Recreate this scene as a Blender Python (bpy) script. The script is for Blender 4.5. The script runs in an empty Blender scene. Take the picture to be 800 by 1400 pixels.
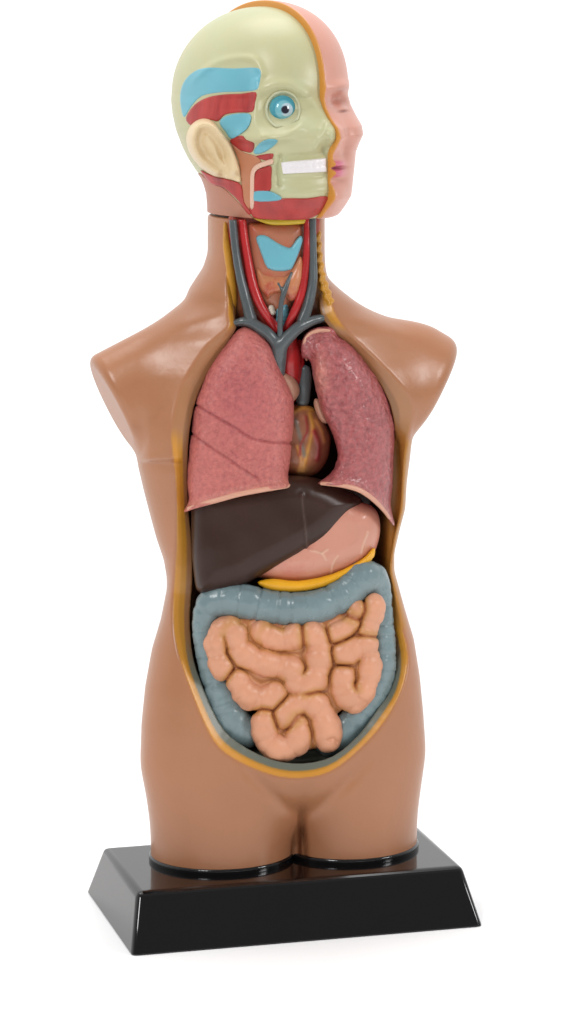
import bpy, bmesh, math
import numpy as np
from mathutils import Matrix, Vector

S = 0.00022                      # metres per model unit (the model stands about 0.3 m tall)
scene = bpy.context.scene
COL = scene.collection

# ------------------------------------------------------------------ camera frame
YAW, PITCH, DIST = math.radians(15.07), math.radians(10.71), 4500.0
OX, OY = -15.5, -33.7
FW = np.array([math.sin(YAW)*math.cos(PITCH), math.cos(YAW)*math.cos(PITCH), -math.sin(PITCH)])
RT = np.array([math.cos(YAW), -math.sin(YAW), 0.0])
UP = np.cross(RT, FW)
CP = np.array([0, 0, 600.0]) - FW*DIST - RT*OX + UP*OY

def ray(u, v):
    a = (np.asarray(u, dtype=np.float64)-400)/DIST
    b = (700-np.asarray(v, dtype=np.float64))/DIST
    return [FW[i] + RT[i]*a + UP[i]*b for i in range(3)]

def XZ(u, v, y):
    d = ray(u, v)
    t = (y-CP[1])/d[1]
    return CP[0]+t*d[0], CP[2]+t*d[2]

def world(p):                    # (n,3) of picture column, picture row, depth -> model units
    x, z = XZ(p[:, 0], p[:, 1], p[:, 2])
    return np.stack([x, p[:, 2], z], 1)

# ------------------------------------------------------------------ shape helpers
def spline(pts, closed=False, k=6):
    P = np.asarray(pts, float); n = len(P)
    out = []
    m = n if closed else n-1
    for i in range(m):
        if closed:
            p0, p1, p2, p3 = P[i-1], P[i], P[(i+1) % n], P[(i+2) % n]
        else:
            p0, p1, p2, p3 = P[max(i-1, 0)], P[i], P[i+1], P[min(i+2, n-1)]
        for j in range(k):
            t = j/k
            out.append(0.5*((2*p1)+(-p0+p2)*t+(2*p0-5*p1+4*p2-p3)*t*t+(-p0+3*p1-3*p2+p3)*t**3))
    if not closed:
        out.append(P[-1])
    return np.array(out)

def poly(pts, k=4, smooth=True):
    P = spline(pts, True, k) if smooth else np.asarray(pts, float)
    A = P; B = np.roll(P, -1, 0)
    def sd(u, v):
        u = np.asarray(u, np.float32); v = np.asarray(v, np.float32)
        u, v = np.broadcast_arrays(u, v)
        best = np.full(u.shape, 1e9, np.float32)
        ins = np.zeros(u.shape, bool)
        for (ax, ay), (bx, by) in zip(A, B):
            ex, ey = bx-ax, by-ay
            L = ex*ex+ey*ey
            if L < 1e-9:
                continue
            px, py = u-ax, v-ay
            t = np.clip((px*ex+py*ey)/L, 0, 1)
            dx, dy = px-t*ex, py-t*ey
            np.minimum(best, dx*dx+dy*dy, out=best)
            if abs(ey) > 1e-9:
                c = ((ay > v) != (by > v)) & (u < ex*(v-ay)/ey+ax)
                ins ^= c
        d = np.sqrt(best)
        return np.where(ins, -d, d)
    return sd

def pline(pts, k=5, smooth=True):
    """2-D distance to an open line; also the fraction along it"""
    P = spline(pts, False, k) if smooth else np.asarray(pts, float)
    def dist(u, v):
        u, v = np.broadcast_arrays(np.asarray(u, np.float32), np.asarray(v, np.float32))
        best = np.full(u.shape, 1e9, np.float32); tt = np.zeros(u.shape, np.float32)
        n = len(P)-1
        for i in range(n):
            ax, ay = P[i][:2]; ex, ey = P[i+1][:2]-P[i][:2]
            L = ex*ex+ey*ey+1e-9
            px, py = u-ax, v-ay
            t = np.clip((px*ex+py*ey)/L, 0, 1)
            d = (px-t*ex)**2+(py-t*ey)**2
            m = d < best
            best = np.where(m, d, best); tt = np.where(m, (i+t)/n, tt)
        return np.sqrt(best), tt
    return dist

def tube(pts, k=6, haustra=None, wob=None):
    """pts: (u, v, y, r); signed distance to a swept round tube.  haustra=(pitch, depth) pinches it into pouches"""
    P = spline(pts, False, k)
    seg = np.linalg.norm(np.diff(P[:, :3], axis=0), axis=1)
    arc = np.concatenate([[0], np.cumsum(seg)])
    def f(u, v, y):
        u, v, y = np.broadcast_arrays(np.asarray(u, np.float32), np.asarray(v, np.float32), np.asarray(y, np.float32))
        best = np.full(u.shape, 1e9, np.float32)
        for i in range(len(P)-1):
            a, b = P[i], P[i+1]
            e = b[:3]-a[:3]; L = (e*e).sum()+1e-9
            px, py, pz = u-a[0], v-a[1], y-a[2]
            t = np.clip((px*e[0]+py*e[1]+pz*e[2])/L, 0, 1)
            d = np.sqrt((px-t*e[0])**2+(py-t*e[1])**2+(pz-t*e[2])**2)
            r = a[3]+t*(b[3]-a[3])
            if wob:
                s = arc[i]+t*seg[i]
                r = r+wob[1]*np.sin(s*2*math.pi/wob[0]+wob[2])+.5*wob[1]*np.sin(s*5.1*math.pi/wob[0]+2*wob[2])
            if haustra:
                s = arc[i]+t*seg[i]
                s = s+5*np.sin(s*.043)+3*np.sin(s*.11+1)
                r = r - haustra[1]*np.clip(1-np.abs(np.sin(math.pi*s/haustra[0]))*1.7, 0, 1)**1.5
            np.minimum(best, d-r, out=best)
        return best
    return f

def smin(a, b, k):
    h = np.clip(0.5+0.5*(b-a)/k, 0, 1)
    return b+(a-b)*h-k*h*(1-h)
def smax(a, b, k):
    return -smin(-a, -b, k)
def sst(a, b, x):
    t = np.clip((x-a)/(b-a), 0, 1)
    return t*t*(3-2*t)
def gauss(u, v, cu, cv, su, sv=None):
    sv = sv or su
    return np.exp(-((u-cu)/su)**2-((v-cv)/sv)**2)

def slab(d, y, yc, T, R):
    """rounded plate: outline distance d, centre depth yc, half thickness T, edge radius R"""
    qx = np.maximum(d+R, 0); qy = np.maximum(np.abs(y-yc)-(T-R), 0)
    return np.hypot(qx, qy)-R+np.minimum(np.maximum(d+R, np.abs(y-yc)-(T-R)), 0)

def vnoise(u, v, y, sc, seed=0):
    """cheap smooth bumps, sums of sines"""
    rs = np.random.RandomState(seed)
    o = 0
    for i in range(7):
        k = rs.normal(size=3); k /= np.linalg.norm(k)
        o = o+np.sin((u*k[0]+v*k[1]+y*k[2])*(2*math.pi/sc)*rs.uniform(.7, 1.4)+rs.uniform(0, 6.28))
    return o/7

def surface(f, box, step, newton=2):
    u0, u1, v0, v1, y0, y1 = box
    gu = np.arange(u0, u1+step, step, dtype=np.float32)
    gv = np.arange(v0, v1+step, step, dtype=np.float32)
    gy = np.arange(y0, y1+step, step, dtype=np.float32)
    F = np.empty((len(gu), len(gv), len(gy)), np.float32)
    ch = max(1, int(3e6/(len(gv)*len(gy))))
    for i in range(0, len(gu), ch):
        F[i:i+ch] = f(gu[i:i+ch, None, None], gv[None, :, None], gy[None, None, :])
    F[0] = np.maximum(F[0], .01); F[-1] = np.maximum(F[-1], .01)
    F[:, 0] = np.maximum(F[:, 0], .01); F[:, -1] = np.maximum(F[:, -1], .01)
    F[:, :, 0] = np.maximum(F[:, :, 0], .01); F[:, :, -1] = np.maximum(F[:, :, -1], .01)
    I = F < 0
    n = np.zeros(tuple(s-1 for s in F.shape), np.int8)
    for a in (0, 1):
        for b in (0, 1):
            for c in (0, 1):
                n += I[a:a+n.shape[0], b:b+n.shape[1], c:c+n.shape[2]]
    act = np.argwhere((n > 0) & (n < 8))
    idx = np.full(n.shape, -1, np.int32)
    idx[tuple(act.T)] = np.arange(len(act))
    cor = np.array([(a, b, c) for a in (0, 1) for b in (0, 1) for c in (0, 1)])
    val = np.stack([F[tuple((act+c).T)] for c in cor], 1)
    acc = np.zeros((len(act), 3)); cnt = np.zeros(len(act))
    for i in range(8):
        for j in range(i+1, 8):
            if np.abs(cor[i]-cor[j]).sum() == 1:
                m = (val[:, i] < 0) != (val[:, j] < 0)
                t = np.where(m, val[:, i]/np.where(m, val[:, i]-val[:, j], 1), 0)
                p = cor[i]+t[:, None]*(cor[j]-cor[i])
                acc += p*m[:, None]; cnt += m
    P = (act+acc/cnt[:, None])*step+np.array([u0, v0, y0])
    quads = []
    for ax in range(3):
        sl0 = [slice(None)]*3; sl1 = [slice(None)]*3
        sl0[ax] = slice(0, -1); sl1[ax] = slice(1, None)
        e = np.argwhere(I[tuple(sl0)] != I[tuple(sl1)])
        b, c = [(1, 2), (2, 0), (0, 1)][ax]
        ok = np.ones(len(e), bool)
        for k in (b, c):
            ok &= (e[:, k] > 0) & (e[:, k] < F.shape[k]-1)
        e = e[ok]
        inside = I[tuple(e.T)]
        def cell(db, dc):
            q = e.copy(); q[:, b] += db; q[:, c] += dc
            return idx[tuple(q.T)]
        q = np.stack([cell(-1, -1), cell(0, -1), cell(0, 0), cell(-1, 0)], 1)
        q[~inside] = q[~inside][:, ::-1]
        quads.append(q)
    Q = np.concatenate(quads)
    for _ in range(newton):
        h = 0.4
        f0 = f(P[:, 0], P[:, 1], P[:, 2])
        g = np.stack([(f(P[:, 0]+h*(k == 0), P[:, 1]+h*(k == 1), P[:, 2]+h*(k == 2))
                       - f(P[:, 0]-h*(k == 0), P[:, 1]-h*(k == 1), P[:, 2]-h*(k == 2)))/(2*h) for k in range(3)], 1)
        g2 = np.maximum((g*g).sum(1), .05)
        d = -(f0/g2)[:, None]*g
        L = np.linalg.norm(d, axis=1, keepdims=True)
        P = P+d*np.minimum(1, 0.45*step/np.maximum(L, 1e-6))
    return P, Q

def build(name, f, box, step, material, parent, colour=None, smooth_it=0, label=None):
    P, Q = surface(f, box, step)
    W = world(P)
    me = bpy.data.meshes.new(name)
    me.vertices.add(len(W)); me.vertices.foreach_set('co', (W*S).astype(np.float32).ravel())
    me.loops.add(Q.size); me.loops.foreach_set('vertex_index', Q.ravel().astype(np.int32))
    me.polygons.add(len(Q))
    me.polygons.foreach_set('loop_start', np.arange(0, Q.size, 4, dtype=np.int32))
    me.polygons.foreach_set('loop_total', np.full(len(Q), 4, np.int32))
    me.update(calc_edges=True); me.validate()
    me.polygons.foreach_set('use_smooth', np.ones(len(me.polygons), bool))
    # the (column, row, depth) frame is left handed or not: make the faces look outwards
    bm = bmesh.new(); bm.from_mesh(me)
    if bm.calc_volume(signed=True) < 0:
        bmesh.ops.reverse_faces(bm, faces=bm.faces)
    bm.to_mesh(me); bm.free()
    if colour is not None and len(me.vertices) == len(P):
        c = np.ones((len(P), 4), np.float32); c[:, :3] = lin(colour(P[:, 0], P[:, 1], P[:, 2]))
        at = me.color_attributes.new('paint', 'FLOAT_COLOR', 'POINT')
        at.data.foreach_set('color', c.ravel())
    me.materials.append(material)
    o = bpy.data.objects.new(name, me); COL.objects.link(o)
    if parent is not None:
        o.parent = parent
    if label:
        o['label'] = label
    return o

def lin(c):
    c = np.asarray(c, np.float64)/255.0
    return np.where(c <= 0.04045, c/12.92, ((c+0.055)/1.055)**2.4)

GAIN = 0.83                      # paint albedo against the colour a white studio shows
def mat(name, rgb=None, rough=.38, bump=0.0, bscale=300, vary=.10, vscale=60, second=None, sscale=80, slo=.5, shi=.62, coat=0.0, spec=.5, attr=False, sss=0.0, stretch=None):
    m = bpy.data.materials.new(name); m.use_nodes = True
    nt = m.node_tree; N = nt.nodes; L = nt.links
    b = N['Principled BSDF']
    b.inputs['Roughness'].default_value = rough
    b.inputs['Specular IOR Level'].default_value = spec
    b.inputs['Coat Weight'].default_value = coat
    b.inputs['Coat Roughness'].default_value = .12
    tc = N.new('ShaderNodeTexCoord')
    vec = tc.outputs['Object']
    if stretch:
        mp = N.new('ShaderNodeMapping'); mp.inputs['Scale'].default_value = stretch
        L.new(vec, mp.inputs['Vector']); vec = mp.outputs['Vector']
    if attr:
        a = N.new('ShaderNodeAttribute'); a.attribute_name = 'paint'; col = a.outputs['Color']
    else:
        a = N.new('ShaderNodeRGB'); l = lin(rgb)*1.0
        a.outputs[0].default_value = (*l, 1); col = a.outputs[0]
    if second is not None:
        n2 = N.new('ShaderNodeTexNoise'); n2.inputs['Scale'].default_value = sscale; n2.inputs['Detail'].default_value = 5; n2.inputs['Roughness'].default_value = .65
        L.new(vec, n2.inputs['Vector'])
        r2 = N.new('ShaderNodeMapRange'); r2.inputs['From Min'].default_value = slo; r2.inputs['From Max'].default_value = shi
        L.new(n2.outputs['Fac'], r2.inputs['Value'])
        n3 = N.new('ShaderNodeTexNoise'); n3.inputs['Scale'].default_value = max(20, sscale*.09); L.new(vec, n3.inputs['Vector'])
        r3 = N.new('ShaderNodeMapRange'); r3.inputs['From Min'].default_value = .35; r3.inputs['From Max'].default_value = .65; r3.inputs['To Min'].default_value = .35; r3.inputs['To Max'].default_value = 1.0
        L.new(n3.outputs['Fac'], r3.inputs['Value'])
        mm = N.new('ShaderNodeMath'); mm.operation = 'MULTIPLY'; L.new(r2.outputs['Result'], mm.inputs[0]); L.new(r3.outputs['Result'], mm.inputs[1])
        mx = N.new('ShaderNodeMixRGB'); L.new(mm.outputs[0], mx.inputs['Fac']); L.new(col, mx.inputs['Color1'])
        mx.inputs['Color2'].default_value = (*lin(second), 1); col = mx.outputs['Color']
    n1 = N.new('ShaderNodeTexNoise'); n1.inputs['Scale'].default_value = vscale; n1.inputs['Detail'].default_value = 4
    L.new(vec, n1.inputs['Vector'])
    mr = N.new('ShaderNodeMapRange'); mr.inputs['From Min'].default_value = .25; mr.inputs['From Max'].default_value = .75
    mr.inputs['To Min'].default_value = GAIN*(1-vary); mr.inputs['To Max'].default_value = GAIN*(1+vary)
    L.new(n1.outputs['Fac'], mr.inputs['Value'])
    vm = N.new('ShaderNodeVectorMath'); vm.operation = 'SCALE'
    L.new(col, vm.inputs[0]); L.new(mr.outputs['Result'], vm.inputs['Scale'])
    L.new(vm.outputs['Vector'], b.inputs['Base Color'])
    # the gloss of hand-painted plastic is never quite even
    mr2 = N.new('ShaderNodeMapRange'); mr2.inputs['To Min'].default_value = rough*.8; mr2.inputs['To Max'].default_value = rough*1.2
    L.new(n1.outputs['Fac'], mr2.inputs['Value']); L.new(mr2.outputs['Result'], b.inputs['Roughness'])
    if sss:
        b.inputs['Subsurface Weight'].default_value = sss
        b.inputs['Subsurface Radius'].default_value = (.004, .0018, .001)
        b.inputs['Subsurface Scale'].default_value = .5
    if bump:
        nb = N.new('ShaderNodeTexNoise'); nb.inputs['Scale'].default_value = bscale; nb.inputs['Detail'].default_value = 4
        L.new(vec, nb.inputs['Vector'])
        bp = N.new('ShaderNodeBump'); bp.inputs['Strength'].default_value = bump; bp.inputs['Distance'].default_value = .001
        L.new(nb.outputs['Fac'], bp.inputs['Height']); L.new(bp.outputs['Normal'], b.inputs['Normal'])
    return m

# ------------------------------------------------------------------ the thing
root = bpy.data.objects.new('anatomical_torso_model', None); COL.objects.link(root)
root['label'] = 'painted human torso anatomy model with exposed organs and half skull head on black plinth'
root['category'] = 'anatomical model'
root.empty_display_size = .02

# ================================================================== body shell
ST = [  # row, left edge, right edge, half depth, centre depth
 (250,285,443,74,28),(292,285,443,74,28),(345,285,443,74,28),(365,279,444,75,27),(380,269,447,76,26),(395,259,462,78,25),(408,255,478,80,24),(432,236,508,84,22),(455,214,532,90,20),
 (500,192,556,96,20),(560,184,566,102,20),(600,189,561,103,20),(630,191,560,102,20),(665,199,556,98,20),(700,208,554,94,20),
 (730,216,546,90,20),(760,226,539,87,20),(785,230,539,86,20),(800,230,543,86,20),(840,222,554,88,20),(880,210,566,92,20),
 (930,201,574,95,20),(980,196,579,96,20),(1040,194,583,96,20),(1100,197,583,94,21),(1150,203,578,90,22),(1190,205,574,86,22),(1240,206,573,86,22)]
def _tables():
    z = []; a = []; cx = []; b = []; cy = []
    for v, l, r, bb, yy in ST:
        x, zz = XZ((l+r)/2, v, yy)
        d = (np.array([x, yy, zz])-CP)@FW
        h = (r-l)/2*d/DIST
        aa = math.sqrt(max(h*h-(bb*math.sin(YAW))**2, 100))/math.cos(YAW)
        z.append(float(zz)); a.append(aa); cx.append(float(x)); b.append(bb); cy.append(yy)
    o = np.argsort(z)
    zz = np.linspace(min(z), max(z), 600)
    k = np.exp(-np.linspace(-2, 2, 13)**2); k /= k.sum()
    def tb(w):
        w = np.interp(zz, np.array(z)[o], np.array(w)[o])
        return np.convolve(np.pad(w, 6, mode='edge'), k, 'valid')
    return zz, tb(a), tb(cx), tb(b), tb(cy)
TZ, TA, TX, TB, TY = _tables()
Z_TOP = float(XZ(364, 293, 28)[1])
Z_BASE = 75.7
def tor(x, y, z, n=2.25):
    a = np.interp(z, TZ, TA); cx = np.interp(z, TZ, TX); b = np.interp(z, TZ, TB); cy = np.interp(z, TZ, TY)
    q = (np.abs((x-cx)/a)**n+np.abs((y-cy)/b)**n)**(1/n)
    return (q-1)*(a*b)/(.5*(a+b))
LEG = [(-80, 100), (104, 97)]     # centre, half width of the two thighs at the plinth
def leg(x, y, z, i, grow=0):
    c, a = LEG[i]; a = a+grow; b = 87+grow
    q = np.sqrt(((x-c)/a)**2+((y-22)/b)**2)
    return (q-1)*.5*(a+b)
crease_mid = pline([(412, 1085), (413, 1120), (414, 1150), (415, 1215)])
crease_l = pline([(318, 1030), (352, 1068), (385, 1098), (408, 1112)])
crease_r = pline([(508, 1030), (478, 1066), (445, 1096), (418, 1112)])
clav_l = pline([(318, 432), (280, 436), (240, 446), (200, 470)])
clav_r = pline([(470, 430), (500, 440), (540, 452), (590, 470)])
def arm(u, v, y, side):
    if side < 0:
        n = (-.887, .462); t = (.462, .887); c = (158, 558); tilt = -.15; off = 2.5
    else:
        n = (.86, .51); t = (.51, -.86); c = (598, 540); tilt = .20; off = -7
    s = (u-c[0])*n[0]+(v-c[1])*n[1]; q = (u-c[0])*t[0]+(v-c[1])*t[1]
    rad = 78-8*sst(0, 40, q) if side < 0 else 77-28*sst(45, 150, -s)
    f = (np.hypot(q/rad, (y-30)/63)-1)*68
    f = smax(f, -s-150, 30)
    return f, s+tilt*(y-30)-off
def skin_f(u, v, y):
    x, z = XZ(u, v, y)
    t = tor(x, y, z)
    L = smin(leg(x, y, z, 0), leg(x, y, z, 1), 10)
    w = sst(230, 90, z)
    f = t*(1-w)+L*w
    for sd in (-1, 1):
        a, cut = arm(u, v, y, sd)
        if np.min(a) < 80:
            f = smin(f, smax(a, cut, 13 if sd < 0 else 22), 9+14*sst(600, 520, v))
    front = sst(30, -20, y)
    d, tt = crease_mid(u, v); f = f+18*np.exp(-(d/5.0)**2)*sst(.12, .6, tt)*front
    for cr in (crease_l, crease_r):
        d, tt = cr(u, v); f = f+5.0*np.exp(-(d/10)**2)*sst(-.05, .4, tt)*front
    # the cut arm overhangs the flank with a clean ledge
    f = f-8*sst(634, 626, v)*sst(520, 605, v)*sst(285, 235, u)*sst(184, 206, u)*sst(75, 50, y)
    # pubic mound, thigh fronts, breasts raised beside the opening, collar bones
    f = f-4*gauss(u, v, 412, 1075, 40, 26)*front
    f = f-6*gauss(u, v, 262, 565, 42, 55)*front-11*gauss(u, v, 548, 545, 40, 48)*front
    for cl in (clav_l, clav_r):
        d, tt = cl(u, v); f = f-3.0*np.exp(-(d/12)**2)*sst(0, .35, tt)*sst(1, .5, tt)*front
    f = f+2.5*gauss(u, v, 285, 414, 30, 14)*front+1.5*gauss(u, v, 490, 426, 30, 10)*front
    peg = np.hypot(x-float(XZ(364, 293, 28)[0]), y-28)-52
    f = smax(f, z-Z_TOP, 5)
    f = np.minimum(f, np.maximum(peg, np.abs(z-Z_TOP)-12))
    return smax(f, Z_BASE-z, 2)

P_OUT = [(312,270),(309,310),(305,335),(309,375),(311,405),(312,430),(312,448),(287,468),(258,509),(241,547),(233,588),(234,612),(239,650),(241,700),(240,750),(237,795),(235,828),(236,858),(241,886),(249,912),(259,940),(279,990),(298,1022),(328,1043),(370,1060),(408,1065),(451,1056),(493,1024),(527,986),(547,950),(557,918),(558,890),(551,860),(545,830),(538,800),(534,775),(540,732),(548,700),(551,660),(554,620),(560,590),(566,562),(559,539),(536,512),(510,486),(484,462),(461,432),(452,405),(446,380),(443,350),(442,310),(442,270)]
P_IN = [(318,270),(316,310),(314,335),(318,375),(321,410),(322,440),(320,455),(290,501),(269,544),(259,590),(256,650),(258,700),(262,740),(263,795),(260,835),(261,875),(269,917),(298,985),(325,1015),(370,1038),(413,1044),(455,1034),(490,1005),(516,970),(535,940),(541,890),(533,850),(526,800),(523,775),(530,745),(536,707),(540,660),(541,610),(538,572),(529,542),(510,510),(484,478),(458,455),(440,432),(436,405),(433,380),(432,350),(432,310),(432,270)]
sd_out, sd_in = poly(P_OUT, 3), poly(P_IN, 3)
WALL = 17.0
def yback(u, v):
    return -22+64*sst(420, 500, v)-50*sst(505, 535, u)*sst(480, 520, v)-22*sst(890, 1000, v)-36*sst(985, 1030, v)
def body_f(u, v, y):
    s = skin_f(u, v, y)
    t = np.clip(-s/WALL, 0, 1)
    d = sd_out(u, v)*(1-t)+sd_in(u, v)*t
    cut = smax(d, (y-yback(u, v)), 8)
    return smax(s, -cut, 3.0)
SKIN = np.array((180, 122, 86)); OCHRE = np.array((196, 136, 42)); WALLB = np.array((150, 104, 66)); GREYW = np.array((108, 112, 100)); DARK = np.array((88, 52, 42))
def body_col(u, v, y):
    s = skin_f(u, v, y); di = sd_in(u, v)
    t = -s/WALL
    def mix(a, b, w): return a*(1-w[:, None])+b*w[:, None]
    c = np.tile(SKIN.astype(float), (len(u), 1))
    wall = sst(.05, .12, t)
    edge = sst(7, 5, sd_out(u, v))*sst(598, 606, v)*sst(868, 850, v)*(u > 470)*sst(48, 40, y)
    chest = sst(438, 455, v)*sst(618, 580, v)
    rim = mix(np.tile(OCHRE.astype(float), (len(u), 1)), np.array((178, 124, 84.0))[None, :], chest)
    rim = mix(rim, np.array((216, 150, 56.0))[None, :], sst(.44, .32, t)*(1-chest))
    inner = mix(np.tile(WALLB.astype(float), (len(u), 1)), GREYW[None, :].astype(float), sst(860, 930, v))
    thr = .66-.16*sst(850, 930, v)
    r = mix(rim, inner, sst(-.04, .08, t-thr))
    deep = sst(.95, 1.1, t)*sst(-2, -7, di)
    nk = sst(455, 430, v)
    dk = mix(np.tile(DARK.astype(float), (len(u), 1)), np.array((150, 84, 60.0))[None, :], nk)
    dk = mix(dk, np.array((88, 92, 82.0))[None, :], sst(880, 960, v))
    dk = mix(dk, np.array((150, 102, 52.0))[None, :], sst(512, 524, u)*sst(450, 490, v)*sst(870, 840, v))
    inner_r = sst(512, 524, u)*sst(560, 600, v)*sst(870, 840, v)
    r = mix(r, np.array((166, 112, 52.0))[None, :], .8*inner_r)
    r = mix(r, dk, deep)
    c = mix(c, np.array((184, 124, 46.0))[None, :], edge)
    return mix(c, r, wall)
M_body = mat('painted_skin_plastic', attr=True, rough=.33, vary=.07, vscale=28, bump=.10, bscale=260)
body = build('torso', body_f, (112, 640, 278, 1216, -122, 134), 2.0, M_body, root, body_col)

# ================================================================== organs
def flat_part(name, pts, yc, T, R, m, step=1.6, parent=root, curve=None, extra=None, colour=None, k=4, label=None, pad=4):
    sd = poly(pts, k); P = np.array(pts)
    def f(u, v, y):
        yy = yc+(curve(u, v) if curve else 0)
        g = slab(sd(u, v), y, yy, T, R)
        return g+extra(u, v, y) if extra else g
    cu = 0
    box = (P[:, 0].min()-pad, P[:, 0].max()+pad, P[:, 1].min()-pad, P[:, 1].max()+pad, yc-T-34, yc+T+34)
    return build(name, f, box, step, m, parent, colour, label=label)

def C3(rgb): return lambda n: np.tile(np.array(rgb, float), (n, 1))
def mixc(a, b, w): return a*(1-w[:, None])+np.array(b, float)*w[:, None]

# ---- lungs
RL = [(334,447),(348,451),(361,461),(373,476),(381,500),(391,522),(400,541),(402,558),(401,587),(398,617),(396,650),(402,666),(375,670),(330,678),(296,688),(260,698),(255,694),(256,666),(258,621),(262,587),(266,556),(279,520),(292,494),(310,468),(322,454)]
LL = [(435,449),(455,449),(469,459),(486,475),(506,503),(524,530),(535,557),(539,587),(538,621),(537,666),(535,708),(525,702),(511,684),(489,671),(466,665),(437,664),(436,656),(447,650),(457,637),(462,621),(457,599),(446,574),(438,556),(432,524),(424,497),(415,486),(413,472),(419,457)]
fis1 = pline([(268,554),(296,570),(320,584),(342,598),(366,604),(402,606)])
fis2 = pline([(258,590),(282,607),(310,626),(334,643),(354,656)])
rimR = pline([(252,700),(262,697),(296,687),(330,677),(375,668),(406,665)])
rimL = pline([(434,662),(466,664),(489,670),(511,683),(527,703),(536,716)])
rimL2 = pline([(413,490),(413,472),(420,456),(437,448),(456,448)])
def lungR_x(u, v, y):
    nz = sst(6, 22, rimR(u, v)[0])
    d1, _ = fis1(u, v); d2, _ = fis2(u, v); dr, _ = rimR(u, v)
    g = 2.6*np.exp(-(d1/2.0)**2)+2.4*np.exp(-(d2/2.0)**2)
    g = g-4.0*np.exp(-(dr/7)**2)+3.0*np.exp(-((dr-17)/12)**2)
    return g+nz*(0.7*vnoise(u, v, y, 26, 3)+0.4*vnoise(u, v, y, 9, 4))
def lungR_c(u, v, y):
    c = C3((203, 114, 106))(len(u))
    c = mixc(c, (180, 88, 94), .5*gauss(u, v, 335, 545, 45, 60))
    d1, _ = fis1(u, v); d2, _ = fis2(u, v); dr, _ = rimR(u, v)
    c = mixc(c, (150, 62, 66), .45*np.exp(-(d1/1.7)**2)); c = mixc(c, (150, 62, 66), .4*np.exp(-(d2/1.7)**2))
    return mixc(c, (214, 138, 120), .6*sst(16, 6, dr))
def lungL_x(u, v, y):
    dr, _ = rimL(u, v); d2, _ = rimL2(u, v)
    g = -4.0*np.exp(-(dr/7)**2)+3.0*np.exp(-((dr-17)/12)**2)
    g = g-2*np.exp(-(d2/5)**2)+2.0*np.exp(-((d2-13)/8)**2)
    g = g-4*gauss(u, v, 438, 512, 9, 22)
    return g+sst(6, 22, dr)*(1.2*vnoise(u, v, y, 24, 7)+0.8*vnoise(u, v, y, 8, 8))
def lungL_c(u, v, y):
    c = C3((178, 94, 94))(len(u))
    dr, _ = rimL(u, v); d2, _ = rimL2(u, v)
    c = mixc(c, (203, 126, 112), gauss(u, v, 438, 515, 12, 30))
    return mixc(c, (196, 118, 110), .6*sst(14, 6, dr))
M_lung = mat('lung_plastic', attr=True, rough=.36, second=(160, 74, 80), sscale=620, slo=.46, shi=.74, vary=.16, vscale=900, bump=.5, bscale=1100)
M_lung2 = mat('lung_plastic_glossy', attr=True, rough=.32, second=(128, 54, 64), sscale=560, slo=.46, shi=.72, vary=.26, vscale=700, bump=.8, bscale=600, coat=.2)
RLX = RL[:10]+[(397,655),(398,700),(392,730),(330,740),(262,740),(255,715)]+RL[-9:]
LLX = LL[:10]+[(537,700),(537,750),(520,762),(450,745),(434,715),(435,672),(441,656),(450,645)]+LL[18:]
RIMR = np.array([(240,706),(262,697),(296,687),(330,677),(375,669),(406,665),(420,664)])
RIML = np.array([(420,662),(437,662.5),(466,665),(489,671),(511,684),(525,701),(537,718),(550,738)])
def with_edge(name, outline, edge, sl, yc, T, Rr, m, curve, extra, colour, label, lips):
    sd = poly(outline, 4); P = np.array(outline)
    def f(u, v, y):
        g = slab(sd(u, v), y, yc+curve(u, v), T, Rr)+extra(u, v, y)
        return smax(g, (v-np.interp(u, edge[:, 0], edge[:, 1]))*sl(u), 3.5)
    o = build(name, f, (P[:, 0].min()-6, P[:, 0].max()+6, P[:, 1].min()-6, 726, yc-T-12, yc+T+36), 1.5, m, root, colour, label=label)
    def front(u, v):
        gy = np.arange(yc-T-20, yc+20, .5)
        k = f(np.full_like(gy, u), np.full_like(gy, v), gy)
        return float(gy[np.argmax(k < 0)]) if (k < 0).any() else yc
    for k, ln in enumerate(lips):
        pts = [(a, b, front(a, b)+1.0, r) for a, b, r in ln]
        for q in range(1, len(pts)-1):      # keep the lip running smoothly
            a = pts[q]; pts[q] = (a[0], a[1], .25*pts[q-1][2]+.5*a[2]+.25*pts[q+1][2], a[3])
        g = tube(pts); A = np.array(pts)
        build('rim', g, (A[:, 0].min()-6, A[:, 0].max()+6, A[:, 1].min()-6, A[:, 1].max()+6, A[:, 2].min()-6, A[:, 2].max()+6), 1.0, M_rimp, o)
    return o
M_rimp = mat('pale_pink_rim_plastic', (224, 166, 140), rough=.34, vary=.06)
LIPR = [[(258,695,2.5),(278,689,3.4),(300,683,3.6),(330,675,3.6),(360,669.5,3.6),(382,666,3.4),(398,664,2.8)]]
LIPL = [[(440,661,2.6),(454,662,3),(470,664,3.3),(489,669,3.4),(503,677,3.4),(515,687,3.2),(526,699,2.6),(532,708,2)],
        [(419,492,1.5),(417,480,2.6),(417,468,3),(423,458,3.2),(436,452.5,3.2),(450,452.5,2.4)]]
with_edge('lung', RLX, RIMR, lambda u: .96, -32, 46, 27, M_lung, lambda u, v: 10*((u-345)/70)**2+14*sst(520, 450, v), lungR_x, lungR_c, 'smooth pink right lung with two fissure lines', LIPR)
with_edge('lung', LLX, RIML, lambda u: np.interp(u, [470, 525], [.98, .6]), -32, 44, 28, M_lung2, lambda u, v: 17*((u-455)/70)**2*(u > 455)+14*sst(520, 450, v), lungL_x, lungL_c, 'darker glossy speckled left lung with notch beside the heart', LIPL)

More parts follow.
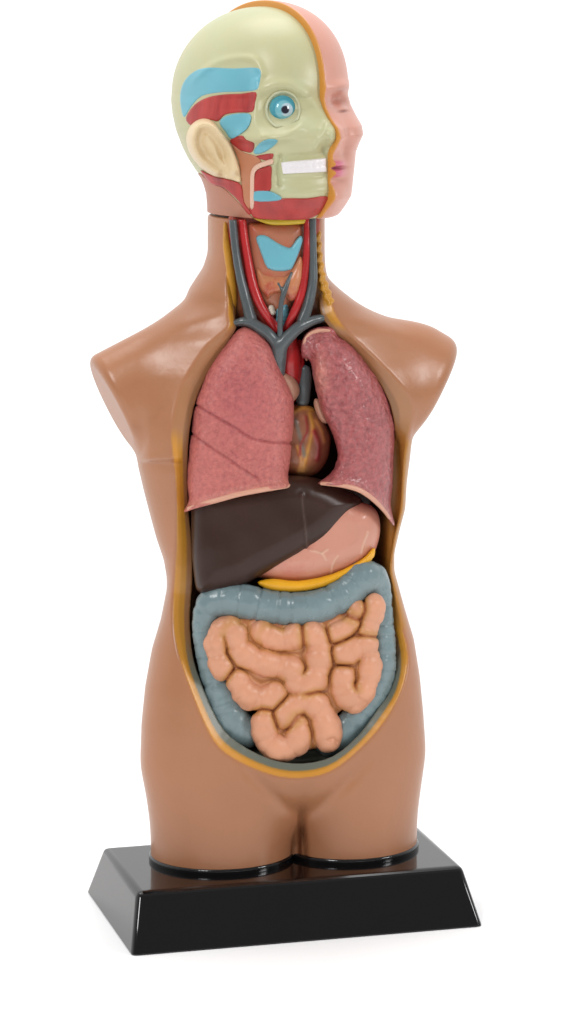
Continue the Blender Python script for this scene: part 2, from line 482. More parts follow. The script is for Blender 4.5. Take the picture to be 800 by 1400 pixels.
# ---- heart and great vessels
HEART = [(380,566),(392,556),(414,552),(430,559),(441,572),(450,590),(452,606),(448,627),(437,644),(419,653),(398,650),(382,632)]
hv1 = pline([(424,565),(428,585),(424,605),(418,628),(414,645)]); hv2 = pline([(401,563),(415,557),(428,560)])
hv3 = pline([(430,590),(436,610),(434,628)]); hv4 = pline([(404,575),(411,600),(416,622)]); hv5 = pline([(406,610),(412,630),(408,645)]); hv6 = pline([(432,575),(440,588),(444,604)]); hv7 = pline([(418,570),(420,590),(412,606),(410,622)])
def heart_c(u, v, y):
    c = C3((160, 100, 72))(len(u))
    for h, k, w in ((hv1, (206, 146, 62), 3.2), (hv2, (200, 140, 60), 4), (hv3, (158, 42, 50), 3.5), (hv4, (120, 112, 100), 3), (hv5, (200, 138, 70), 2.4), (hv6, (196, 130, 70), 2.2), (hv7, (150, 52, 44), 1.8)):
        d, _ = h(u, v); c = mixc(c, k, .9*np.exp(-(d/w)**2))
    c = mixc(c, (128, 66, 50), .5*gauss(u, v, 438, 610, 9, 22))
    return mixc(c, (205, 148, 96), .7*gauss(u, v, 415, 645, 14, 9))
def heart_x(u, v, y):
    g = 0
    for h in (hv1, hv2, hv3, hv4, hv5, hv6, hv7):
        d, _ = h(u, v); g = g-1.6*np.exp(-(d/3)**2)
    return g
M_heart = mat('heart_plastic', attr=True, rough=.3, vary=.2, vscale=200, bump=.1)
heart = flat_part('heart', HEART, -8, 30, 28, M_heart, 1.4, extra=heart_x, colour=heart_c)
M_flesh = mat('pale_flesh_plastic', (198, 146, 122), rough=.35, vary=.12)
flat_part('auricle', [(383,508),(396,512),(405,520),(410,532),(407,543),(399,549),(388,545),(380,530)], -30, 16, 14, M_flesh, 1.4, parent=heart)
flat_part('auricle', [(431,545),(439,549),(445,566),(448,578),(440,577),(433,566),(429,553)], -26, 12, 10, M_flesh, 1.4, parent=heart)
M_vein = mat('grey_blue_vein_plastic', (86, 93, 95), rough=.28, vary=.12, bump=.08)
M_art = mat('red_artery_plastic', (186, 40, 42), rough=.26, vary=.18, vscale=120, bump=.08)
def tubes(name, lists, m, step=1.3, parent=root, colour=None, haustra=None, k=0, extra=None, label=None):
    fs = [tube(t, haustra=haustra) for t in lists]
    A = np.array([p for t in lists for p in t], float); r = A[:, 3].max()+4
    def f(u, v, y):
        g = fs[0](u, v, y)
        for q in fs[1:]:
            g = smin(g, q(u, v, y), k) if k else np.minimum(g, q(u, v, y))
        g = g+extra(u, v, y) if extra else g+.45*vnoise(u, v, y, 19, 21)
        return np.maximum(g, under_head(u, v, y)) if A[:, 1].min() < 330 else g
    box = (A[:, 0].min()-r, A[:, 0].max()+r, A[:, 1].min()-r, A[:, 1].max()+r, A[:, 2].min()-r, A[:, 2].max()+r)
    return build(name, f, box, step, m, parent, colour, label=label)
under_head = lambda u, v, y: XZ(u, v, y)[1]-(Z_TOP+.5)
YN = -38                         # depth of the vessels in the neck
tubes('jugular_vein', [[(317,280,YN,5.5),(321,330,YN-1,5.5),(327,370,YN-2,6),(335,405,YN-4,7),(343,436,YN-4,8)]], M_vein)
tubes('jugular_vein', [[(427,280,YN,5),(428,340,YN-1,5),(428,380,YN-2,6),(424,408,YN-4,7),(414,440,YN-6,8)]], M_vein)
tubes('vena_cava', [[(316,443,YN+2,4),(338,440,YN-4,7),(358,450,YN-8,8),(374,464,YN-10,8),(382,482,YN-8,9),(380,515,YN,9)],
                    [(456,433,YN+4,5),(436,436,YN,6),(414,444,YN-8,8),(397,458,YN-12,8.5),(385,473,YN-12,9),(381,490,YN-8,9)]], M_vein, k=5)
tubes('carotid_artery', [[(329,280,YN+2,5),(334,322,YN,5.5),(340,360,YN-1,6),(348,396,YN-3,6.5),(360,424,YN-3,6.5),(378,450,YN+2,6.5)]], M_art)
tubes('carotid_artery', [[(420,280,YN+2,4.5),(420,330,YN,5),(418,366,YN-1,5.5),(412,402,YN-3,6),(402,428,YN-3,6),(392,450,YN+4,6)]], M_art)
tubes('aorta', [[(398,462,-28,8),(398,485,-30,13),(398,508,-26,13),(398,540,-10,12)], [(410,470,-22,6),(410,500,-20,7),(416,530,-14,8)]], M_art, k=4)
tubes('pulmonary_artery', [[(418,506,-22,7),(417,525,-20,9),(414,548,-18,9)]], M_vein)
tubes('thyroid_vein', [[(399,374,YN-6,2.2),(391,392,YN-10,3.6),(385,412,YN-11,3.6),(383,435,YN-12,3.6),(383,458,YN-13,4)],
                       [(381,388,YN-8,2),(388,400,YN-10,2.5)]], M_vein, k=3)

# ---- throat
M_red0 = mat('dark_red_muscle_plastic', (164, 62, 50), rough=.32, second=(186, 104, 74), sscale=110, vary=.2, vscale=200, bump=.15)
flat_part('neck_muscle', [(318,286),(432,286),(432,340),(428,392),(410,436),(388,462),(362,448),(334,420),(322,370)], -10, 16, 8, M_red0, 1.8, parent=root, extra=lambda u, v, y: np.maximum(0, 0)+.8*vnoise(u, v*.25, y, 12, 31))
M_neck = mat('throat_muscle_plastic', (186, 118, 90), rough=.35, second=(196, 92, 66), sscale=70, vary=.12, bump=.1)
THR = [(338,308),(352,303),(380,302),(405,303),(418,310),(418,345),(415,380),(404,410),(392,428),(372,428),(356,412),(345,380),(340,345)]
larynx = flat_part('larynx', THR, -16, 26, 22, M_neck, 1.5)
M_cyan = mat('pale_blue_paint', (114, 184, 200), rough=.3, vary=.05)
flat_part('thyroid_cartilage', [(350,325),(357,321),(366,323),(378,331),(390,337),(398,338),(405,328),(411,322),(414,328),(409,345),(402,362),(397,369),(382,371),(366,367),(359,352),(354,338)], -37, 9, 5, M_cyan, 1.2, parent=larynx, k=2)
M_thy = mat('thyroid_plastic', (204, 132, 92), rough=.3, second=(176, 64, 52), sscale=120, slo=.48, shi=.6, vary=.15, bump=.2)
flat_part('thyroid_gland', [(352,368),(362,374),(376,377),(392,376),(402,362),(411,350),(415,362),(414,388),(408,406),(398,412),(388,404),(376,404),(366,410),(357,398),(352,384)], -34, 14, 12, M_thy, 1.3, parent=larynx, extra=lambda u, v, y: 1.6*vnoise(u, v, y, 16, 5))
tubes('trachea', [[(386,400,-28,9),(386,425,-30,9),(386,450,-26,9),(388,480,-14,9)]], M_cyan, parent=larynx, extra=lambda u, v, y: .35*np.cos(v*2*math.pi/7))
M_yel = mat('yellow_paint', (232, 196, 60), rough=.3, vary=.06)
flat_part('hyoid_bone', [(346,298),(362,299),(388,299),(420,298),(419,305),(404,307),(380,308),(364,306)], -34, 7, 4, M_yel, 1.2, parent=larynx)
M_white = mat('cream_paint', (226, 214, 196), rough=.3)
tubes('node', [[(371,421,YN-2,4),(373,427,YN-1,4)]], M_white, parent=larynx, step=1.0)
M_nerve = mat('ochre_plastic', (206, 146, 48), rough=.34, vary=.15, vscale=150, bump=.15)
tubes('fat_strand', [[(308,306,-18,2.5),(310,335,-21,5),(315,370,-23,6),(318,402,-24,6),(316,428,-26,6.5),(318,446,-27,5)]], M_nerve, extra=lambda u, v, y: .5*vnoise(u, v, y, 14, 2))
tubes('fat_strand', [[(435,312,-20,3.4),(436,345,-24,4.6),(440,378,-28,5.5),(448,404,-33,6),(456,424,-37,5.5),(463,437,-40,6.5)]], M_nerve, extra=lambda u, v, y: 1.0*np.sin((v+u*.8)*2*math.pi/15))

# ---- liver, stomach
LIV = [(262,690),(270,668),(330,660),(395,650),(440,655),(469,668),(496,685),(478,710),(453,735),(428,750),(395,768),(354,788),(325,803),(292,811),(271,809),(265,784),(262,743)]
lig = pline([(413,676),(415,700),(418,725),(420,754)])
def liver_x(u, v, y):
    d, _ = lig(u, v)
    return -1.2*np.exp(-(d/1.6)**2)+.5*np.exp(-((d-5)/4)**2)+.7*vnoise(u, v, y, 60, 1)
def liver_c(u, v, y):
    d, _ = lig(u, v)
    return mixc(C3((58, 36, 28))(len(u)), (104, 84, 78), .6*np.exp(-(d/1.3)**2))
M_liver = mat('liver_plastic', attr=True, spec=.30, rough=.33, vary=.12, vscale=90, bump=.08, bscale=220)
flat_part('liver', LIV, -26, 42, 32, M_liver, 1.8, curve=lambda u, v: 10*((u-350)/110)**2, extra=liver_x, colour=liver_c)
M_sto = mat('stomach_plastic', attr=True, rough=.30, second=(206, 128, 112), sscale=60, vary=.07, bump=.06)
STO = [(420,700),(470,680),(494,686),(510,693),(518,706),(520,724),(516,744),(506,764),(477,781),(436,794),(403,797),(362,792),(340,780),(360,740)]
sv = [pline(p) for p in ([(424,752),(440,757),(446,766)], [(440,757),(448,751)], [(452,788),(455,772),(462,760)], [(494,757),(498,741),(503,728)])]
def sto_x(u, v, y):
    g = .5*vnoise(u, v, y, 40, 9)
    for h in sv:
        d, _ = h(u, v); g = g-1.3*np.exp(-(d/1.6)**2)
    return g
def sto_c(u, v, y):
    c = C3((217, 152, 130))(len(u))
    for h in sv:
        d, _ = h(u, v); c = mixc(c, (240, 204, 176), .5*np.exp(-(d/1.6)**2))
    return c
sto = flat_part('stomach', STO, -14, 36, 32, M_sto, 1.6, extra=sto_x, colour=sto_c)
M_om = mat('bright_yellow_fat', (246, 178, 26), rough=.34, vary=.08, vscale=120)
flat_part('fat_border', [(352,796),(374,791),(407,794),(453,785),(494,765),(509,750),(513,752),(508,766),(478,786),(444,802),(407,809),(370,807)], -36, 13, 8, M_om, 1.3, parent=sto, k=3)

# ---- bowels
M_col = mat('grey_blue_colon_plastic', (124, 144, 148), rough=.27, vary=.10, vscale=120, bump=.10, bscale=180)
YC = -26
tubes('colon', [[(336,1002,YC,23),(318,985,YC,25),(304,950,YC,23),(292,915,YC,20),(284,880,YC,19),(283,848,YC,20),(293,825,YC-6,23),(327,822,YC-12,25),(380,832,YC-14,24),(430,831,YC-14,24),(470,814,YC-12,24),(500,789,YC-8,24),(514,800,YC+2,20),(520,836,YC+2,17),(524,876,YC+2,17),(522,915,YC,19),(508,952,YC,22),(488,984,YC+2,24),(466,1006,YC+4,24),(446,1016,YC+6,20)]], M_col, step=1.6, haustra=(19, 9.0), extra=lambda u, v, y: .9*vnoise(u, v, y, 16, 6))
YI = -46
def co(pts, r=17): return [(a, b, YI+(c[0] if c else 0), c[1] if len(c) > 1 else r) for a, b, *c in pts]
COILS = [
 co([(306,917),(298,898),(296,878),(302,862),(318,858),(326,868)], 14),
 co([(322,868),(326,886),(342,900),(364,907),(388,911),(399,917),(404,932)], 17),
 co([(405,934),(422,936),(434,922),(437,900),(436,878),(426,868)], 17.5),
 co([(353,863),(370,868)], 15), co([(372,871),(388,876),(403,870)], 16),
 co([(325,930),(337,948),(354,957),(370,954),(377,948)], 16.5),
 co([(363,979),(362,1000),(369,1018),(390,1024),(406,1014),(408,997),(405,985)], 16.5),
 co([(392,978),(406,964),(426,961),(441,976),(447,998),(448,1013)], 18),
 co([(469,925),(470,940),(478,955)], 17.5),
 co([(506,898),(506,914),(501,934),(494,950),(484,963)], 14.5),
 co([(469,894),(484,887),(500,882)], 17),
 co([(462,866),(472,860),(480,853)], 15), co([(484,842),(491,833)], 12),
 co([(512,824),(509,842),(502,862)], 13.5),
]
fold = pline([(449,1012),(456,1010),(460,1014)])
COILS = [[(a, b, c, r+1.2) for a, b, c, r in t] for t in COILS]
coil_f = [tube(t, wob=(30+3*(i % 4), 1.7, 1.9*i)) for i, t in enumerate(COILS)]
bed_sd = poly([(292,862),(330,840),(400,836),(440,836),(490,826),(514,824),(514,880),(508,930),(490,960),(462,975),(460,1005),(440,1022),(372,1024),(356,990),(350,960),(318,930),(298,905)], 3)
JOINS = ((323, 868), (404, 935), (371, 873), (486, 962), (503, 890))
def bed_f(u, v, y):
    return slab(bed_sd(u, v), y, YI+16, 20, 14)
def int_f(u, v, y):
    m1 = m2 = None
    for q in coil_f:
        k = q(u, v, y)
        if m1 is None:
            m1, m2 = k, np.full_like(k, 60)
        else:
            m2 = np.minimum(m2, np.maximum(m1, k)); m1 = np.minimum(m1, k)
    near = m2-m1
    for a, b in JOINS:
        near = near+30*gauss(u, v, a, b, 11)
    g = np.minimum(m1+2.2*np.exp(-(near/3.0)**2), bed_f(u, v, y))
    d, _ = fold(u, v)
    return g+1.3*vnoise(u, v, y, 30, 11)+.8*vnoise(u, v, y, 15, 12)+2.5*np.exp(-(d/2.2)**2)
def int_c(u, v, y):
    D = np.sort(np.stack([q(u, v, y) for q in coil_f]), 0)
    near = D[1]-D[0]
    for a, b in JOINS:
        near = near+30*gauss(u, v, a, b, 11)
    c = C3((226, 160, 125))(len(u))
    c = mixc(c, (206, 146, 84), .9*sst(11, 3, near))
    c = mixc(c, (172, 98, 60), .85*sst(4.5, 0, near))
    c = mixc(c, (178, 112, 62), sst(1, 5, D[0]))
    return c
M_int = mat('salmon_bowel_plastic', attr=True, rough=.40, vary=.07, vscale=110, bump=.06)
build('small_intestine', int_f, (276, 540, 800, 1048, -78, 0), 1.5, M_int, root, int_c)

# ================================================================== head
TH = math.radians(41)            # how far the face turns from the lens
ha = TH-YAW
FH = np.array([math.sin(ha), -math.cos(ha)]); LH = np.array([math.cos(ha), math.sin(ha)])
HX, HZ0 = XZ(362, 200, 26); H0 = np.array([float(HX), 26.0])
def hcoord(u, v, y):
    x, z = XZ(u, v, y)
    dx, dy = x-H0[0], y-H0[1]
    return dx*LH[0]+dy*LH[1], dx*FH[0]+dy*FH[1], z
def on_mid(u, v):
    d = ray(u, v)
    t = -((CP[0]-H0[0])*LH[0]+(CP[1]-H0[1])*LH[1])/(d[0]*LH[0]+d[1]*LH[1])
    p = [CP[i]+t*d[i] for i in range(3)]
    return (p[0]-H0[0])*FH[0]+(p[1]-H0[1])*FH[1], p[2]
MID = [(375,11.5),(386,15),(396,21),(407,32),(417,50),(424,72),(430,100),(435,130),(439,148),(445,162),(452,176),(454,188),(450,200),(447,212),(447,235),(447,258),(446,272),(440,284),(430,300)]
SIL = [(330,12),(320,16),(300,28),(280,43),(266,58),(254,76),(244,96),(239,115),(237,140),(239,158),(244,180),(252,202),(260,218),(270,233),(279,244),(283,254),(286,265),(287,280),(287,300)]
def _head():
    fz = np.array([on_mid(*p) for p in MID]); o = np.argsort(fz[:, 1])
    lz = np.array([float(XZ(u, v, 40)[1]) for u, v in SIL]); lu = np.array([u-362.0 for u, v in SIL]); o2 = np.argsort(lz)
    top = max(fz[:, 1].max(), lz.max())
    zz = np.linspace(lz.min(), top, 500)
    F = np.interp(zz, fz[o, 1], fz[o, 0]); U = np.interp(zz, lz[o2], lu[o2])
    s, c = math.sin(TH), math.cos(TH)
    rho = np.interp(zz, [lz.min(), lz.min()+60, lz.min()+130, top], [.80, .80, .79, .80])
    l = (F*s-U)/(s+np.sqrt((rho*c)**2+s*s))
    # close the crown
    k = np.exp(-np.linspace(-2, 2, 9)**2); k /= k.sum()
    l = np.convolve(np.pad(l, 4, mode='edge'), k, 'valid'); F = np.convolve(np.pad(F, 4, mode='edge'), k, 'valid')
    return zz, l, F-l, rho*l, top
KZ, KL, KF, KW, KTOP = _head()
Z_HEAD = Z_TOP+3.2
ZCAP = float(XZ(362, 128, 26)[1]); HCAP = KTOP-ZCAP+2
def skull_raw(xh, fh, z):
    # above the temples the skull closes as an ellipsoid dome
    zs = np.minimum(z, ZCAP)
    l = np.interp(zs, KZ, KL); w = np.interp(zs, KZ, KW); c = np.interp(zs, KZ, KF)
    cap = np.clip((z-ZCAP)/HCAP, 0, 2)
    c = c+16*np.clip(cap, 0, 1.1)**1.3
    n = 2.12
    q = (np.abs(xh/w)**n+np.abs((fh-c)/l)**n)
    q = (q+cap**2.12)**(1/n)
    return (q-1)*np.minimum(l, w)*.95
RELIEF = [(pline(p), d, w) for p, d, w in (
    ([(358,124),(374,116),(396,117),(418,128)], 4.5, 8), ([(351,112),(350,140),(348,168),(358,186)], 5.0, 7),
    ([(330,186),(350,189),(372,188),(394,184),(410,172)], 5.0, 8), ([(428,140),(436,150),(446,166)], 3.0, 7),
    ([(447,170),(439,188),(432,202)], 2.5, 4), ([(383,214),(381,232),(382,252)], -3.5, 3.0),
    ([(388,243),(410,243),(440,240)], -1.6, 3.0), ([(386,215),(410,213),(442,210)], -1.6, 3.5),
    ([(384,262),(410,264),(444,260)], 2.5, 8), ([(262,110),(300,84),(345,80),(358,100)], 2.0, 5))]
def skull_f(u, v, y):
    xh, fh, z = hcoord(u, v, y)
    f = skull_raw(xh, fh, z)
    cs = sst(20, -10, y)
    # orbit, brow, outer orbital rim and cheek bone, temple hollow, nose opening, jaw
    f = f+9*gauss(u, v, 388, 150, 22, 22)*cs+6*gauss(u, v, 322, 190, 32, 28)*cs+4*gauss(u, v, 405, 208, 22, 12)*cs
    for ln, dep, wid in RELIEF:
        d, _ = ln(u, v)
        f = f-dep*np.exp(-(d/wid)**2)*cs
    f = f-9*gauss(u, v, 453, 183, 9, 13)*cs+4*gauss(u, v, 441, 203, 6, 6)*cs+4*gauss(u, v, 362, 235, 16, 26)*cs
    return f
def headcut(f, u, v, y, k=6):
    xh, fh, z = hcoord(u, v, y)
    # the jaw drops a little below the cut at the nape
    return smax(f, Z_HEAD-z-2.0*sst(40, 110, fh), k)
def skull_main(u, v, y):
    xh, fh, z = hcoord(u, v, y)
    f = headcut(skull_f(u, v, y), u, v, y)
    return smax(f, xh-6, 2)
M_bone = mat('cream_green_bone_plastic', (202, 198, 154), rough=.38, second=(192, 200, 162), sscale=40, slo=.45, shi=.7, vary=.04, vscale=40, bump=.05)
HB = (228, 505, -14, 306, -130, 175)
head = build('head', skull_main, HB, 2.0, M_bone, root)

# ---- skin half of the face
sock = lambda u, v: gauss(u, v, 466, 139, 11, 13)
def face_f(u, v, y):
    xh, fh, z = hcoord(u, v, y)
    f = skull_raw(xh, fh, z)-7.0
    zr = z-float(XZ(455, 200, -80)[1])
    fr = sst(40, 80, fh)
    px = xh
    # eye hollow, closed lid, brow, cheek, nose, lips, chin
    def g(cx, sx, cz, sz): return np.exp(-((px-cx)/sx)**2-((zr-cz)/sz)**2)*fr
    f = f+12*g(36, 20, 57, 12)-6.5*g(38, 13, 50, 6.5)+2.5*g(38, 13, 44.5, 2)-5*g(36, 30, 77, 8)-1.5*g(58, 22, 14, 22)+3*g(30, 14, 10, 26)
    nose = np.sqrt(((px)/13)**2+((fh-np.interp(z, KZ, KF+KL)-5)/10)**2+((zr-14)/19)**2)
    f = smin(f, (nose-1)*11, 6)
    f = f-4.5*g(4, 20, -22, 4.5)-5.0*g(4, 18, -34, 5)+4.5*g(4, 24, -28, 2.2)+4*g(0, 26, -45, 6)-5*g(6, 22, -66, 13)
    f = f+2.5*g(28, 9, 2, 18)
    inner = skull_raw(xh, fh, z)+2
    f = smax(f, 1.5-xh, 2.5)
    f = headcut(f, u, v, y)
    return f
def face_c(u, v, y):
    xh, fh, z = hcoord(u, v, y)
    zr = z-float(XZ(455, 200, -80)[1])
    c = C3((222, 160, 142))(len(u))
    fr = sst(50, 90, fh)
    lips = np.exp(-(xh/21)**2)*sst(-42, -37, zr)*sst(-16, -21, zr)*fr
    c = mixc(c, (150, 92, 82), .7*np.exp(-((xh-38)/13)**2)*np.exp(-((zr-44.5)/1.7)**2)*fr)
    c = mixc(c, (176, 122, 104), .5*np.exp(-((xh-36)/19)**2)*np.exp(-((zr-73)/3.5)**2)*fr)
    c = mixc(c, (218, 112, 138), .95*np.clip(lips*1.6, 0, 1))
    c = mixc(c, (150, 70, 90), .8*np.exp(-(xh/21)**2)*np.exp(-((zr+28)/1.8)**2)*fr)
    c = mixc(c, (222, 152, 66), sst(3.2, 2.2, xh))
    return c
M_face = mat('pale_pink_face_plastic', attr=True, rough=.36, vary=.05, vscale=60, bump=.05)
build('face_skin', face_f, (300, 505, -14, 306, -130, 130), 1.4, M_face, head, face_c)

# ---- painted relief patches on the skull half
def patch(name, pts, m, hi=1.6, lo=4, step=1.1, k=3, label=None, lift=None, sk=skull_f, ymax=60, rnd=1.2):
    sd = poly(pts, k); P = np.array(pts)
    def f(u, v, y):
        s = sk(u, v, y)
        top = s-hi*(.62 if hi < 5 else .8)+(lift(u, v) if lift is not None else 0)
        g = smax(top, sd(u, v), rnd*2)
        g = np.maximum(g, -(s+lo))
        g = headcut(g, u, v, y, 1.0)
        return np.maximum(g, y-ymax)
    # depth range: march for the surface along a few rays
    gy = np.arange(-130, 120, 2.0)
    uu, vv = np.meshgrid(np.linspace(P[:, 0].min(), P[:, 0].max(), 7), np.linspace(P[:, 1].min(), P[:, 1].max(), 7))
    ok = sd(uu, vv) < 2
    uu, vv = uu[ok], vv[ok]
    s = sk(uu[:, None], vv[:, None], gy[None, :])
    hit = [gy[np.argmax(r < 0)] for r in s if (r < 0).any()]
    lo_y, hi_y = min(hit)-22, max(hit)+34
    box = (P[:, 0].min()-3, P[:, 0].max()+3, P[:, 1].min()-3, P[:, 1].max()+3, lo_y, min(hi_y, ymax+2))
    return build(name, f, box, step, m, head, label=label)
M_blue = mat('sky_blue_paint', (114, 184, 200), rough=.32, vary=.05)
M_red = mat('muscle_red_paint', (184, 58, 54), rough=.36, second=(150, 40, 42), sscale=110, vary=.2, vscale=260, bump=.25, bscale=300, stretch=(1, 1, .2))
M_tan = mat('tan_muscle_paint', (196, 128, 92), rough=.36, vary=.1)
M_pink = mat('pink_bone_paint', (232, 190, 166), rough=.34, vary=.05)
M_skn = mat('neck_skin_paint', (184, 122, 96), rough=.4, vary=.06)
M_ear = mat('cream_ear_plastic', (232, 206, 162), rough=.36, vary=.05, bump=.04)
patch('temporal_fascia', [(246,128),(252,110),(266,97),(284,92),(320,93),(348,92),(357,97),(355,116),(349,124),(326,126),(300,127),(276,132),(262,146),(252,161),(247,148)], M_blue, hi=1.2)
patch('temporal_muscle', [(254,161),(266,143),(284,133),(306,129),(330,128),(350,126),(349,140),(345,153),(326,154),(308,157),(298,166),(288,164),(276,164),(268,168),(260,171)], M_red, hi=2.6)
patch('cheek_fascia', [(300,168),(308,159),(326,155),(342,156),(343,166),(338,176),(328,184),(316,190),(308,180)], M_blue, hi=3.5, label='blue oval patch in front of the ear')
patch('cheek_muscle', [(314,192),(330,185),(337,191),(348,196),(345,208),(336,208),(324,203)], M_red, hi=2.4)
patch('cheek_tendon', [(347,206),(356,195),(368,190),(380,192),(374,200),(362,208),(350,211)], M_blue, hi=3.0)
patch('cheek_muscle', [(349,214),(360,211),(374,210),(371,219),(360,219)], M_red, hi=2.0)
patch('jaw_muscle', [(316,196),(326,203),(336,209),(350,213),(358,221),(349,228),(345,240),(344,270),(341,287),(332,280),(330,250),(326,220)], M_tan, hi=2.0)
patch('jaw_bone', [(342,284),(342,250),(343,234),(350,225),(362,220),(373,217),(373,224),(361,228),(351,233),(348,242),(348,268),(347,284)], M_pink, hi=4.5, k=2)
patch('chewing_muscle', [(350,234),(360,229),(371,227),(371,244),(369,261),(348,262),(347,250)], M_red, hi=3.0)
patch('jaw_tendon', [(347,262),(368,261),(385,270),(378,275),(347,275)], M_blue, hi=4.0, label='pale blue strip at the jaw angle')
patch('chin_muscle', [(344,275),(360,274),(390,271),(420,271),(446,268),(452,278),(440,290),(420,300),(380,302),(352,300),(342,290)], M_red, hi=2.4)
patch('nape_skin', [(272,236),(290,250),(306,257),(322,272),(338,290),(345,304),(270,304),(270,250)], M_skn, hi=2.2, ymax=110)
patch('neck_muscle', [(274,233),(290,240),(314,246),(330,253),(334,276),(344,291),(338,292),(326,275),(306,257),(288,251)], M_red, hi=4.0, ymax=110)
M_tooth = mat('white_tooth_paint', (246, 240, 242), rough=.28, vary=.02)
gaps = [393+i*8.6 for i in range(6)]
def toothlift(u, v):
    g = 0
    for x in gaps:
        g = g+1.0*np.exp(-((u-x)/1.8)**2)
    return .25*g+.5*np.exp(-((v-(228.5-(u-385)*.05))/1.5)**2)
patch('tooth_row', [(384,222),(400,220),(425,218),(446,216),(447,235),(430,236),(405,237),(387,238)], M_tooth, hi=3.6, step=.8, k=1, lift=toothlift)

# ---- ear
EAR = [(276,162),(290,165),(304,180),(315,196),(323,215),(329,235),(329,249),(316,246),(300,243),(286,238),(273,228),(262,214),(256,200),(255,185),(262,170)]
helix = pline([(322,232),(316,205),(303,186),(288,172),(272,172),(264,188),(266,204),(278,222),(296,236)])
conch = pline([(284,186),(292,198),(296,214),(304,228)])
def ear_lift(u, v):
    d, _ = helix(u, v); e, _ = conch(u, v)
    return -4.5*np.exp(-(d/6)**2)+3.5*np.exp(-((d-11)/6)**2)-2.2*np.exp(-(e/4)**2)+4*gauss(u, v, 306, 216, 7, 12)-6*gauss(u, v, 268, 196, 14, 30)
patch('ear', EAR, M_ear, hi=9, lo=6, step=1.2, k=4, lift=ear_lift, ymax=150, rnd=3.5)

# ---- eye
def eye_at(u, v):
    gy = np.arange(-130, 60, .5)
    s = skull_f(np.full_like(gy, u), np.full_like(gy, v), gy)
    return float(gy[np.argmax(s < 0)])
YE = eye_at(387, 150)
def eye_f(u, v, y):
    return np.sqrt((u-387)**2+((v-150)*.93)**2+((y-(YE+9))*.95)**2)-21
def eye_c(u, v, y):
    c = C3((98, 184, 200))(len(u))
    r = np.hypot(u-388, (v-150)*.93)
    c = mixc(c, (74, 160, 182), np.exp(-((r-14)/3)**2))
    c = mixc(c, (128, 194, 206), sst(12.5, 11, r))
    ring = np.hypot(u-391.5, v-150)
    c = mixc(c, (196, 218, 228), sst(9.6, 8.6, ring)*sst(-5, 1, u-388))
    c = mixc(c, (44, 42, 56), sst(6.0, 4.8, np.hypot(u-390, v-150)))
    return c
M_eye = mat('blue_eye_plastic', attr=True, rough=.15, vary=.02)
build('eyeball', eye_f, (362, 412, 125, 175, YE-14, YE+36), 0.9, M_eye, head, eye_c)
def rim_f(u, v, y):
    r = np.hypot(u-387, (v-150)*.93)
    s = skull_f(u, v, y)
    return np.maximum(np.hypot(r-22.5, s-.3)-2.2, y-60)
M_rim = mat('pale_eyelid_paint', (202, 202, 166), rough=.34, vary=.03)
build('eye_socket', rim_f, (358, 416, 121, 179, YE-20, YE+34), 1.0, M_rim, head)

# ================================================================== plinth
M_base = mat('glossy_black_plastic', (12, 10, 12), rough=.10, vary=.05, bump=.015, bscale=90, spec=.5)
def frustum(name, W, D, H, ix, iy, bev, m, parent):
    bm = bmesh.new()
    q = [(-W/2, -D/2, .6), (W/2, -D/2, .6), (W/2, D/2, .6), (-W/2, D/2, .6), (-W/2+ix, -D/2+iy, H), (W/2-ix, -D/2+iy, H), (W/2-ix, D/2-iy, H), (-W/2+ix, D/2-iy, H)]
    vs = [bm.verts.new(Vector(p)*S) for p in q]
    for f in ((3, 2, 1, 0), (4, 5, 6, 7), (0, 1, 5, 4), (1, 2, 6, 5), (2, 3, 7, 6), (3, 0, 4, 7)):
        bm.faces.new([vs[i] for i in f])
    side = [e for e in bm.edges if max(v.co.z for v in e.verts) > 5*S]
    bmesh.ops.bevel(bm, geom=side, offset=bev*S, segments=5, profile=.6, affect='EDGES')
    low = [e for e in bm.edges if max(v.co.z for v in e.verts) < 2*S and len(e.link_faces) == 2]
    bmesh.ops.bevel(bm, geom=low, offset=2.2*S, segments=2, profile=.6, affect='EDGES')
    bmesh.ops.recalc_face_normals(bm, faces=bm.faces)
    me = bpy.data.meshes.new(name); bm.to_mesh(me); bm.free()
    for p in me.polygons: p.use_smooth = p.area < 4e-5
    me.materials.append(m)
    o = bpy.data.objects.new(name, me); COL.objects.link(o); o.parent = parent
    return o
base = frustum('plinth', 494.6, 303, 75.7, 17, 41, 9, M_base, root)
M_ring = mat('black_collar_plastic', (16, 15, 17), rough=.12, vary=.05)
for i in (0, 1):
    def ring(u, v, y, i=i):
        x, z = XZ(u, v, y)
        d = leg(x, y, z, i, 0)
        other = leg(x, y, z, 1-i, 0)
        g = np.hypot(np.maximum(np.abs(d+1)-1, 0), np.maximum(np.abs(z-78)-3, 0))-2.6
        return np.maximum(g, -(other-1))
    build('collar', ring, ((192, 424, 1095, 1222, -85, 130), (396, 592, 1085, 1215, -85, 130))[i], 1.7, M_ring, base)

# ================================================================== floor, light, camera
me = bpy.data.meshes.new('floor'); bm = bmesh.new()
n = 40
R0 = .5
vs = [bm.verts.new((R0*math.cos(2*math.pi*i/n), R0*math.sin(2*math.pi*i/n), 0)) for i in range(n)]
bm.faces.new(vs); bm.to_mesh(me); bm.free()
mf = bpy.data.materials.new('white_paper'); mf.use_nodes = True
b = mf.node_tree.nodes['Principled BSDF']; b.inputs['Base Color'].default_value = (.94, .94, .94, 1); b.inputs['Roughness'].default_value = .6
nn = mf.node_tree.nodes.new('ShaderNodeTexNoise'); nn.inputs['Scale'].default_value = 900
bp = mf.node_tree.nodes.new('ShaderNodeBump'); bp.inputs['Strength'].default_value = .03; bp.inputs['Distance'].default_value = .0005
mf.node_tree.links.new(nn.outputs['Fac'], bp.inputs['Height']); mf.node_tree.links.new(bp.outputs['Normal'], b.inputs['Normal'])
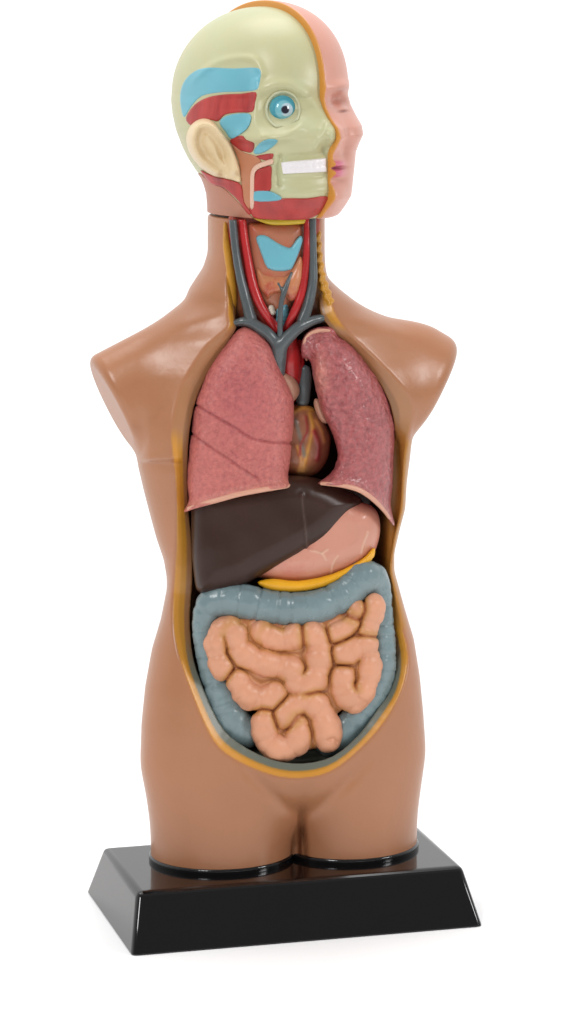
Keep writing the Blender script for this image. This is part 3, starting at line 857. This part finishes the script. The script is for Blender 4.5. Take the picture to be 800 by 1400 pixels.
me.materials.append(mf)
fl = bpy.data.objects.new('floor', me); COL.objects.link(fl); fl['kind'] = 'structure'

WORLD_FRONT, WORLD_BACK = .30, 1.22   # a white studio: bright sweep behind, darker room behind the lens
w = bpy.data.worlds.new('World'); scene.world = w; w.use_nodes = True
w.node_tree.nodes['Background'].inputs['Color'].default_value = (1, 1, 1, 1)
wn = w.node_tree
wt = wn.nodes.new('ShaderNodeTexCoord'); wx = wn.nodes.new('ShaderNodeSeparateXYZ'); wr = wn.nodes.new('ShaderNodeMapRange')
wr.interpolation_type = 'SMOOTHSTEP'
wr.inputs['From Min'].default_value = -.6; wr.inputs['From Max'].default_value = .5
wr.inputs['To Min'].default_value = WORLD_FRONT; wr.inputs['To Max'].default_value = WORLD_BACK
wn.links.new(wt.outputs['Generated'], wx.inputs['Vector']); wn.links.new(wx.outputs['Y'], wr.inputs['Value'])
wn.links.new(wr.outputs['Result'], wn.nodes['Background'].inputs['Strength'])

def area(name, loc, target, sx, sy, power):
    l = bpy.data.lights.new(name, 'AREA'); l.shape = 'RECTANGLE'; l.size = sx; l.size_y = sy; l.energy = power
    o = bpy.data.objects.new(name, l); COL.objects.link(o)
    o.location = loc
    o.rotation_euler = (Vector(target)-Vector(loc)).to_track_quat('-Z', 'Y').to_euler()
    return o
area('softbox_key', (-.42, -.55, .62), (0, 0, .17), .16, .30, 3.2)
area('softbox_fill', (.60, -.46, .36), (0, 0, .17), .12, .22, 2.0)
area('softbox_top', (.0, .15, .95), (0, .1, 0), .6, .5, 3.6)

cam = bpy.data.cameras.new('camera'); co_ = bpy.data.objects.new('camera', cam); COL.objects.link(co_)
cam.sensor_fit = 'VERTICAL'; cam.sensor_height = 36; cam.lens = 36*DIST/1400
cam.clip_start = .05; cam.clip_end = 50
M = Matrix(((RT[0], UP[0], -FW[0], CP[0]*S), (RT[1], UP[1], -FW[1], CP[1]*S), (RT[2], UP[2], -FW[2], CP[2]*S), (0, 0, 0, 1)))
co_.matrix_world = M
scene.camera = co_
scene.render.engine = 'CYCLES'
scene.cycles.max_bounces = 8
scene.view_settings.view_transform = 'Standard'
scene.view_settings.look = 'None'
scene.view_settings.exposure = 0
scene.view_settings.gamma = 1
